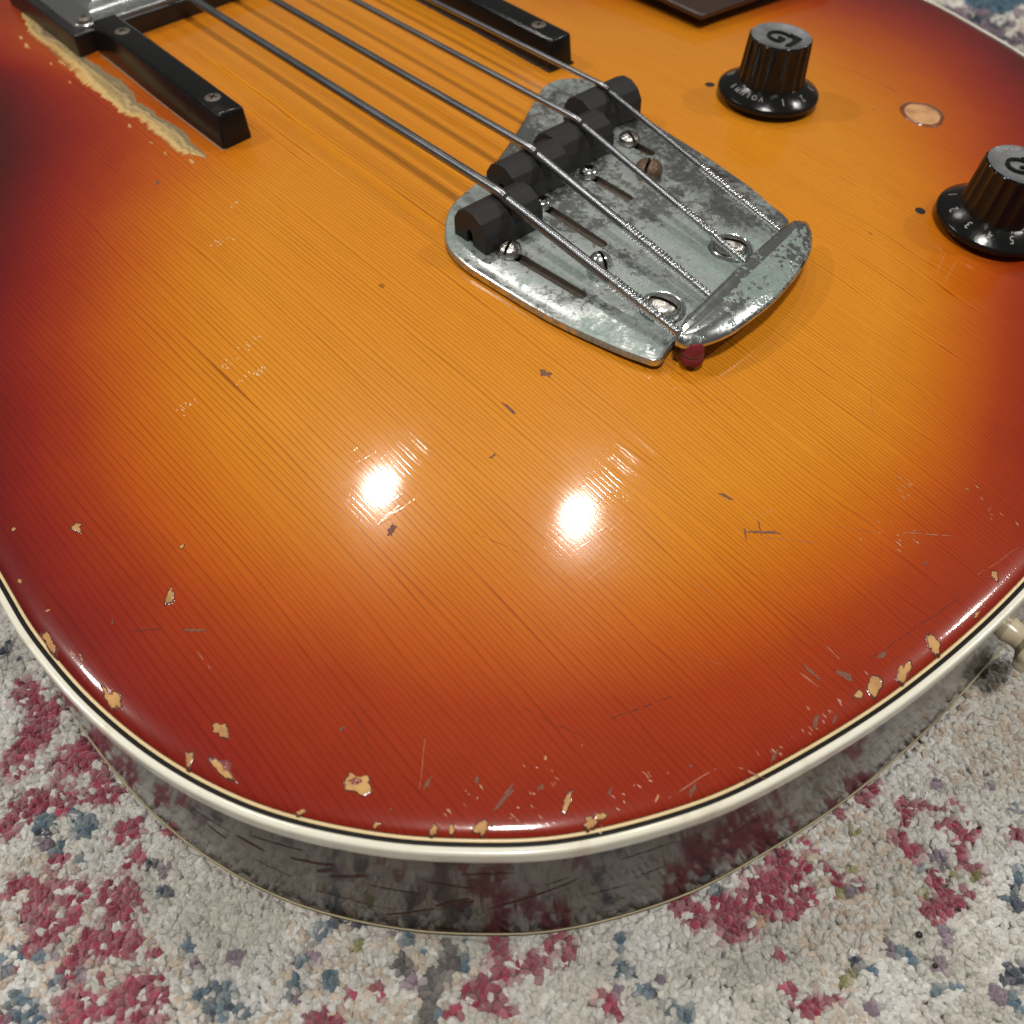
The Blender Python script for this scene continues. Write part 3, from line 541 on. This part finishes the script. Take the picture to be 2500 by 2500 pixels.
# ------------------------------------------------------------------ knobs
def text_mesh(ch,size):
    cu=bpy.data.curves.new('t','FONT'); cu.body=ch; cu.size=size; cu.align_x='CENTER'; cu.extrude=0; cu.resolution_u=3
    o=bpy.data.objects.new('t',cu); COL.objects.link(o); bpy.context.view_layer.update()
    me=bpy.data.meshes.new_from_object(o.evaluated_get(bpy.context.evaluated_depsgraph_get()))
    V=[v.co.copy() for v in me.vertices]; F=[tuple(p.vertices) for p in me.polygons]
    bpy.data.objects.remove(o); bpy.data.curves.remove(cu); bpy.data.meshes.remove(me); return V,F
RS0,ZS0,RS1,ZS1=8.4,4.9,12.9,2.5
def cone(r): return ZS0+(ZS1-ZS0)*(r-RS0)/(RS1-RS0)
def knob(x,y,spin,chars,logo_spin):
    nv=nrm(x,y); M=align((x,y,zw(x,y,.5)),nv,0)
    NF=18
    def fl(r,z,t): return r if z>15.9 or r<6 else r-.62*abs(sin(NF*(t+spin)/2))**.8*(1 if z<15 else .6)
    k=lathe('control_knob',[(8.9,4.2),(8.75,4.8),(8.55,7),(8.3,11),(8.12,14.6),(8.0,15.5),(7.75,15.85),(7.45,15.95)],M_plastic,guitar,NF*12,M,fl,angle=28,cap=False)
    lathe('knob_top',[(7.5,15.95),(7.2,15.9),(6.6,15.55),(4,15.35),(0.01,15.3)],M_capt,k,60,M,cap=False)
    lathe('knob_skirt',[(7,1.0),(12.3,.7),(12.85,1.1),(13.0,1.9),(12.9,2.35),(12.7,2.62),(8.4,4.9),(7.6,5.2)],M_plastic,k,90,M,angle=30,cap=False)
    V=[];F=[]
    for ch,deg,sz in chars:
        v,f=text_mesh(ch,sz); b=len(V)
        for q in v:
            r=9.55+q.y; t=radians(deg)-q.x/10.6; V.append(tuple(M@Vector((r*cos(t),r*sin(t),cone(r)+.05))))
        F+=[tuple(i+b for i in g) for g in f]
    mesh('skirt_lettering',V,F,M_cap,k,smooth=False)
    v,f=text_mesh('G',8.2); Rm=Matrix.Rotation(logo_spin,4,'Z'); V=[];F=[]
    for zz in (15.2,15.85):
        b=len(V); V+= [tuple(M@(Rm@Vector((q.x-1.0,q.y-2.9,zz)))) for q in v]; F+=[tuple(i+b for i in g) for g in f]
    nn=len(v)
    from collections import Counter
    ec=Counter(); od={}
    for g in f:
        for a,c in zip(g,g[1:]+g[:1]): ec[frozenset((a,c))]+=1; od[frozenset((a,c))]=(a,c)
    for e,cn in ec.items():
        if cn==1: a,c=od[e]; F.append((a,c,c+nn,a+nn))
    w=[(.4,3.4),(4.3,3.0),(4.6,-2.6),(3.4,-3.3),(3.3,1.0),(1.2,2.4)]; b=len(V)
    for zz in (15.2,15.85): V+=[tuple(M@(Rm@Vector((p,q,zz)))) for p,q in w]
    F.append(tuple(b+6+i for i in range(6))[::-1]); F+=[(b+i,b+(i+1)%6,b+6+(i+1)%6,b+6+i) for i in range(6)]
    mesh('knob_emblem',V,F,M_plastic,k,smooth=False); return k
M_capt=m_simple('worn_knob_top_sheen',(.17,.175,.18),.22,var=.7,nscale=220,bump=.0004,rvar=.2,coat=.7)  # grey base colour paints in the ceiling reflection on the worn black top
vol=[(c,-153-i*10.2-(2 if i==5 else 0),1.8) for i,c in enumerate('VOLUME')]
knob(68.4,-10.9,.1,[('1',-122,2.4),('2',-88,2.4),('3',-52,2.4),('4',-19,2.4),('5',14,2.4),('6',45,2.4),('10',115,2.4)]+vol,radians(-85))
tone=[(c,72-i*10.5,1.8) for i,c in enumerate('TONE')]
knob(67.2,-78.6,.25,[('1',109,2.4),('2',143,2.4),('3',175,2.4),('4',-156,2.4),('5',-129,2.4),('6',-101,2.4),('7',-70,2.4),('8',-38,2.4)]+tone,radians(-50))
# end pin at the tail
M=align((-6.6,-139.4,T-18),(-.02,-1,.0))@Matrix.Scale(.74,4)
def scal(r,z,t): return r*(1+.035*cos(9*t)) if 5.5<z<10.5 and r>5 else r
lathe('strap_button',[(3.6,-1),(3.6,0),(3.3,1.5),(3.0,3.2),(3.4,4.6),(5.6,5.8),(6.8,6.3),(7.2,7.2),(7.1,8.6),(6.4,9.6),(4,10.2),(.01,10.3)],M_pin,guitar,72,M,scal,angle=40)
# ------------------------------------------------------------------ rug
rug=tag(empty('rug'),'thick pile rug with faded cream, crimson and blue pattern under the bass','rug')
def outline_inside(x,y,inset): 
    return np.hypot(x-CX,y-CY)<Rad(np.arctan2(y-CY,x-CX))-inset
gb=140; xs=np.linspace(-1200,1400,gb); V=[(x,y,-1.6) for y in xs for x in xs]; F=[(j*gb+i,j*gb+i+1,(j+1)*gb+i+1,(j+1)*gb+i) for j in range(gb-1) for i in range(gb-1)]
mesh('backing',V,F,M_backing,rug,smooth=False)
BL=np.array([[float(q) for q in s.split(',')] for s in "0,-150,-47,1.9;0,-158,-41,2.7;0,-163,-39,2.3;0,-151,-56,2.1;0,-168,-41,1.9;0,-145,-60,1.3;0,-152,-61,1.3;0,-165,-61,3.2;0,-159,-67,3.9;0,-169,-58,3.0;0,-168,-63,2.5;0,-165,-69,2.1;0,-171,-63,2.1;0,-160,-74,2.5;0,-169,-70,1.9;0,-158,-78,1.4;0,-159,-82,1.0;0,-172,-71,1.6;0,-164,-72,1.4;0,-162,-81,2.2;0,-167,-76,1.0;0,-160,-85,1.4;0,-165,-82,3.4;0,-172,-79,3.7;0,-164,-85,3.0;0,-181,-72,1.3;0,-176,-64,1.7;0,-154,-61,0.9;0,-172,-52,1.8;0,-166,-40,1.5;0,-169,-53,1.3;0,-164,-52,1.6;0,-153,-16,2.5;0,-151,-23,2.8;0,-156,-26,3.6;0,-161,-29,3.1;0,-152,-36,3.9;0,-152,-44,2.3;0,-152,-13,1.7;0,-113,-116,2.2;0,-114,-119,2.1;0,-111,-122,1.8;0,-105,-122,1.8;0,-105,-125,1.2;0,-121,-119,2.2;0,-120,-122,1.7;0,-119,-124,1.1;0,-126,-119,1.3;0,-137,-105,0.7;0,-133,-108,0.9;0,-143,-105,1.7;0,-141,-107,1.1;0,-105,-135,2.2;0,-106,-133,0.9;0,-105,-137,1.2;0,-83,-131,2.4;0,-116,-119,1.2;0,-84,-132,2.1;0,-84,-134,1.7;0,-79,-138,3.2;0,-80,-140,2.7;0,-75,-140,2.6;0,-71,-140,2.3;0,-71,-136,1.9;0,-66,-137,1.6;0,-79,-136,1.6;0,-43,-140,1.8;0,-50,-139,1.0;0,-40,-146,1.7;0,-37,-148,1.4;0,-43,-148,1.1;0,-46,-149,1.6;0,-46,-152,1.9;0,-37,-152,1.1;0,-39,-153,1.0;0,-37,-154,1.5;0,-35,-156,1.7;0,-37,-157,1.5;0,-40,-158,1.2;0,-41,-160,1.3;0,-40,-162,1.5;0,-47,-157,1.2;0,-48,-159,1.4;0,-49,-161,2.2;0,-52,-160,1.9;0,-47,-163,1.1;0,-45,-163,1.2;0,-32,-152,0.8;0,-35,-151,0.8;0,-29,-163,1.3;0,-65,-138,2.1;0,-63,-141,1.2;0,-67,-140,3.3;0,-67,-144,2.3;0,-71,-144,2.0;0,-60,-144,0.7;0,-60,-146,0.8;0,-62,-147,1.4;0,-58,-150,0.8;0,-77,-158,1.3;0,-80,-157,1.7;0,-82,-156,1.7;0,-78,-148,0.9;0,-81,-153,0.7;0,-60,-139,1.2;0,251,15,0.9;1,-162,-44,1.5;1,-163,-50,1.6;1,-157,-50,2.1;1,-160,-55,1.0;1,-152,-69,1.3;1,-177,-63,1.8;1,-173,-66,1.0;1,-173,-71,1.2;1,-179,-71,2.4;1,-178,-74,1.9;1,-153,-81,1.0;1,-154,-91,2.8;1,-153,-95,2.3;1,-156,-89,1.7;1,-157,-46,1.1;1,-135,-94,2.2;1,-124,-104,1.7;1,-138,-101,1.8;1,-143,-99,2.0;1,-140,-96,1.2;1,-119,-114,0.8;1,-117,-112,1.0;1,-128,-117,0.7;1,-97,-129,0.8;1,-100,-132,1.8;1,-99,-137,1.5;1,-98,-141,1.6;1,-97,-144,1.3;1,-123,-108,0.8;1,-78,-134,1.0;1,-97,-129,0.9;1,-81,-133,0.7;1,-62,-162,1.1;1,-62,-164,0.8;1,-68,-160,0.5;1,-60,-171,0.7;1,-40,-169,1.3;1,-35,-167,0.9;1,-55,-179,1.2;1,-24,-160,1.1;1,-47,-155,0.5;1,-63,-169,0.5;2,-151,-64,0.7;2,-152,-70,0.6;2,-156,-93,1.2;2,-163,-46,0.7;2,-153,-94,0.9;2,-131,-94,1.4;2,-129,-97,1.4;2,-99,-134,0.8;2,-37,-168,1.0;2,-51,-176,1.8;2,-40,-170,1.0;2,-69,-157,0.6;2,250,25,3.5;2,252,17,3.4;2,243,9,2.5;2,-151,-3,1.7;2,-151,-7,1.2;2,255,30,1.9;3,-154,-84,1.1;3,-171,-67,1.2;3,-164,-48,0.9;3,-150,-66,1.0;3,-148,-88,1.2;3,-176,-76,0.9;3,-169,-73,0.8;3,-138,-96,1.4;3,-128,-110,1.4;3,-143,-100,0.8;3,-96,-138,1.0;3,-103,-134,1.0;3,-126,-102,1.0;3,-43,-156,1.9;3,-60,-149,0.9;3,-54,-165,1.3;3,-63,-160,0.9;3,-59,-167,1.0;3,-73,-163,0.9;3,-24,-154,1.2;3,-31,-148,1.1;3,-56,-176,0.9;3,254,33,2.6;3,257,26,3.2;3,250,9,2.5;3,267,17,2.5;3,257,15,2.2;4,-120,-111,1.8;4,-121,-112,1.5;4,-124,-112,1.6;4,-125,-113,1.6;4,-127,-114,1.6;4,-128,-115,1.6;4,-130,-117,1.7;4,-127,-107,1.7;4,-127,-106,1.1;4,-120,-109,1.4;5,-131,-100,0.7;5,-42,-162,0.7;5,-44,-160,0.8;5,-51,-158,0.8;5,-62,-148,0.7;5,-57,-147,0.7;5,-51,-143,0.7;5,-71,-158,1.1;5,-73,-158,0.8;6,-76,-142,1.1;7,249,10,2.5;7,254,38,2.9;7,241,2,2.1;7,-151,-12,2.1;7,-152,-8,1.7".split(';')])
CO=np.array([(.32,.020,.062),(.070,.150,.215),(.022,.040,.070),(.250,.190,.240),(.125,.120,.110),(.235,.230,.060),(.46,.33,.22),(.62,.60,.55)])
def vnoise(x,y,sc,seed):
    r=np.random.default_rng(seed); L=r.random((256,256)); u=x/sc; v=y/sc; i=np.floor(u).astype(int); j=np.floor(v).astype(int); f=u-i; g=v-j; f=f*f*(3-2*f); g=g*g*(3-2*g)
    a=L[i%256,j%256];b=L[(i+1)%256,j%256];c=L[i%256,(j+1)%256];d=L[(i+1)%256,(j+1)%256]
    return (a*(1-f)+b*f)*(1-g)+(c*(1-f)+d*f)*g
def field(x0,x1,y0,y1,sp):
    nx=int((x1-x0)/sp); ny=int((y1-y0)/(sp*.87)); X,Y=np.meshgrid(np.arange(nx),np.arange(ny)); X=x0+(X+.5*(Y%2))*sp; Y=y0+Y*sp*.87
    X=X.ravel()+rng.uniform(-.42,.42,X.size)*sp; Y=Y.ravel()+rng.uniform(-.42,.42,Y.size)*sp; return X,Y
A=field(-235,40,-235,60,1.06); A2=field(150,330,-70,150,2.0)
Bx,By=field(-420,470,-380,420,2.6)
inA=((Bx>-235)&(Bx<40)&(By>-235)&(By<60))|((Bx>150)&(Bx<330)&(By>-70)&(By<150))
X=np.r_[A[0],A2[0],Bx[~inA]]; Y=np.r_[A[1],A2[1],By[~inA]]; SZ=np.r_[np.full(len(A[0]),.84),np.full(len(A2[0]),1.45),np.full((~inA).sum(),1.8)]
kp=~outline_inside(X,Y,9); X,Y,SZ=X[kp],Y[kp],SZ[kp]; n=len(X)
cr=rng.random(n); q=vnoise(X+500,Y+500,9,1); q2=vnoise(X+500,Y+500,22,2); q3=vnoise(X+500,Y+500,5,3)
base=np.array([(.80,.785,.735),(.71,.685,.615),(.86,.855,.83),(.64,.62,.555),(.70,.59,.48)])
mixv=q*.5+q3*.3+rng.normal(0,.09,n)+.1
col=np.where((mixv<.36)[:,None],base[3],np.where((mixv<.52)[:,None],base[1],np.where((mixv<.70)[:,None],base[0],base[2])))
col=np.where(((q2>.60)&(cr<.30))[:,None],base[4],col)
near=(X<60)&(Y<70)&(X>-260)&(Y>-260)
# pattern beyond the traced part of the rug
p1=vnoise(X+900,Y+300,26,11)*.65+vnoise(X+900,Y+300,8,12)*.35; p2=vnoise(X+300,Y+900,30,13)*.65+vnoise(X+300,Y+900,9,14)*.35
col=np.where(((~near)&(p1>.62))[:,None],CO[0],col); col=np.where(((~near)&(p2>.64))[:,None],CO[1],col); col=np.where(((~near)&(X>120)&(p2<.36))[:,None],CO[3],col)
col=np.where(((~near)&(X>120)&(p1>.62))[:,None],CO[3]*.8,col)
jit=vnoise(X+500,Y+500,4.5,5)
for k,bx,by,r in BL:
    r=max(r*(1.30 if int(k)==0 else 1.15),1.15)
    d=np.hypot(X-bx,Y-by)/r; f=d+(jit-.5)*.7+rng.normal(0,.12,n)
    hit=f<1.0
    c=CO[int(k)]
    var=np.where((rng.random(n)<.30)[:,None],c*1.35+np.array([.05,.03,.03]),c)
    if int(k)==0: var=np.where((rng.random(n)<.28)[:,None],np.array([.36,.075,.115]),var)
    if int(k)==1: var=np.where((rng.random(n)<.3)[:,None],np.array([.13,.20,.235]),var)
    if int(k) in (0,1,2): var=np.where((rng.random(n)<.10)[:,None],base[0],var)
    mx=np.clip(rng.normal(.95,.10,n),0,1)*np.clip((1.10-f)*3,.30,1); col=np.where(hit[:,None],col*(1-mx[:,None])+var*mx[:,None],col)
col*=rng.uniform(.90,1.07,(n,1))
hz=(vnoise(X+500,Y+500,7,7)-.5)*1.0+rng.normal(0,.16,n)
inside=outline_inside(X,Y,-.9); hz=np.where(outline_inside(X,Y,-5),hz*.5+.38,hz); hz=np.where(inside,-1.0,hz)
me=bpy.data.meshes.new('tuft_pile'); me.vertices.add(n); me.vertices.foreach_set('co',(np.c_[X,Y,hz-.55]*S).astype(np.float32).ravel()); me.update()
a=me.attributes.new('tuft_colour','FLOAT_COLOR','POINT'); a.data.foreach_set('color',np.c_[col,np.ones(n)].astype(np.float32).ravel())
a=me.attributes.new('rot','FLOAT_VECTOR','POINT'); a.data.foreach_set('vector',np.c_[rng.normal(0,.75,n),rng.normal(0,.75,n),rng.uniform(0,6.28,n)].astype(np.float32).ravel())
a=me.attributes.new('siz','FLOAT_VECTOR','POINT'); sz=SZ[:,None]*np.c_[rng.uniform(.65,1.25,n),rng.uniform(.65,1.25,n),rng.uniform(.75,1.35,n)]; a.data.foreach_set('vector',sz.astype(np.float32).ravel())
a=me.attributes.new('pick','INT','POINT'); a.data.foreach_set('value',rng.integers(0,6,n).astype(np.int32))
pile=bpy.data.objects.new('tuft_pile',me); COL.objects.link(pile); pile.parent=rug; pile['kind']='stuff'
ng=bpy.data.node_groups.new('tufts','GeometryNodeTree'); ng.interface.new_socket('Geometry',in_out='INPUT',socket_type='NodeSocketGeometry'); ng.interface.new_socket('Geometry',in_out='OUTPUT',socket_type='NodeSocketGeometry')
gi=ng.nodes.new('NodeGroupInput'); go=ng.nodes.new('NodeGroupOutput'); io=ng.nodes.new('GeometryNodeInstanceOnPoints'); jn=ng.nodes.new('GeometryNodeGeometryToInstance')
variants=[]
for k in range(6):
    bm=bmesh.new(); bmesh.ops.create_icosphere(bm,subdivisions=4,radius=1)
    for v in bm.verts:
        p=v.co.copy(); nz=mnoise.noise(p*1.5+Vector((k*7,0,0)))*.26+mnoise.noise(p*3.0+Vector((0,k*5,0)))*.15+mnoise.noise(p*8+Vector((0,0,k*3)))*.07+mnoise.noise(p*19+Vector((0,0,k*3)))*.05
        p*=1+nz; v.co=Vector((p.x*(.92+.10*(k%3)),p.y*(.82+.07*(k%2)),p.z*1.35))*S
    mm=bpy.data.meshes.new('tuft'); 
    fr=random.Random(k); vs=[v.co.copy() for v in bm.verts if v.co.z>-.3*S]
    for q in range(90):
        p=fr.choice(vs); d=(p.normalized()+Vector((fr.gauss(0,.6),fr.gauss(0,.6),fr.gauss(0,.4)))).normalized(); e=d.cross(Vector((fr.gauss(0,1),fr.gauss(0,1),fr.gauss(0,1)))).normalized(); ln=fr.uniform(.25,.75)*S; w=.022*S
        m1=p+d*ln*.55+e*fr.uniform(-.12,.12)*S; t=m1+(d+Vector((fr.gauss(0,.6),fr.gauss(0,.6),-.3))).normalized()*ln*.6; p=p-d*.1*S; f2=d.cross(e)
        a0,a1,b0,b1,c0=[bm.verts.new(z) for z in (p-f2*w,p+f2*w,m1-f2*w*.8,m1+f2*w*.8,t)]
        bm.faces.new((a0,a1,b1,b0)); bm.faces.new((b0,b1,c0))
    bm.to_mesh(mm); bm.free(); mm.materials.append(M_tuft); mm.polygons.foreach_set('use_smooth',[True]*len(mm.polygons)); variants.append(mm)
# the variants live only inside the node tree: tiny objects kept out of the scene collection
vc=bpy.data.collections.new('tuft_variants')
for mm in variants: vc.objects.link(bpy.data.objects.new('tuft',mm))
ci=ng.nodes.new('GeometryNodeCollectionInfo'); ci.inputs['Collection'].default_value=vc; ci.inputs['Separate Children'].default_value=True; ci.inputs['Reset Children'].default_value=True
def na(n_,dt):
    q=ng.nodes.new('GeometryNodeInputNamedAttribute'); q.data_type=dt; q.inputs['Name'].default_value=n_; return q.outputs['Attribute']
ng.links.new(gi.outputs[0],io.inputs['Points']); ng.links.new(ci.outputs[0],io.inputs['Instance']); io.inputs['Pick Instance'].default_value=True
ng.links.new(na('pick','INT'),io.inputs['Instance Index']); e2r=ng.nodes.new('FunctionNodeEulerToRotation'); ng.links.new(na('rot','FLOAT_VECTOR'),e2r.inputs[0]); ng.links.new(e2r.outputs[0],io.inputs['Rotation']); ng.links.new(na('siz','FLOAT_VECTOR'),io.inputs['Scale']); ng.links.new(io.outputs[0],go.inputs[0])
md=pile.modifiers.new('tufts','NODES'); md.node_group=ng
# crumbs on the rug
M_crumb=m_simple('black_crumb',(.008,.008,.009),.5)
for i,(x,y,r,lab) in enumerate([(-58.1,-161.6,.62,'largest round black crumb on the cream rug below the binding'),(-60.3,-166.3,.46,'small black crumb on the rug just nearer than the largest crumb'),(-49.3,-163.7,.36,'tiny black crumb under the crimson ring of the rug'),(-33.6,-157.7,.32,'tiniest black crumb on the rug, farthest toward the strap button')]):
    bm=bmesh.new(); bmesh.ops.create_icosphere(bm,subdivisions=2,radius=r)
    for v in bm.verts: v.co*=1+.25*mnoise.noise(v.co*2.2/r*.4+Vector((i*3,0,0))); v.co+=Vector((x,y,1.35))
    tag(from_bm('crumb',bm,M_crumb,None,True),lab,'crumb','black crumbs on the rug')
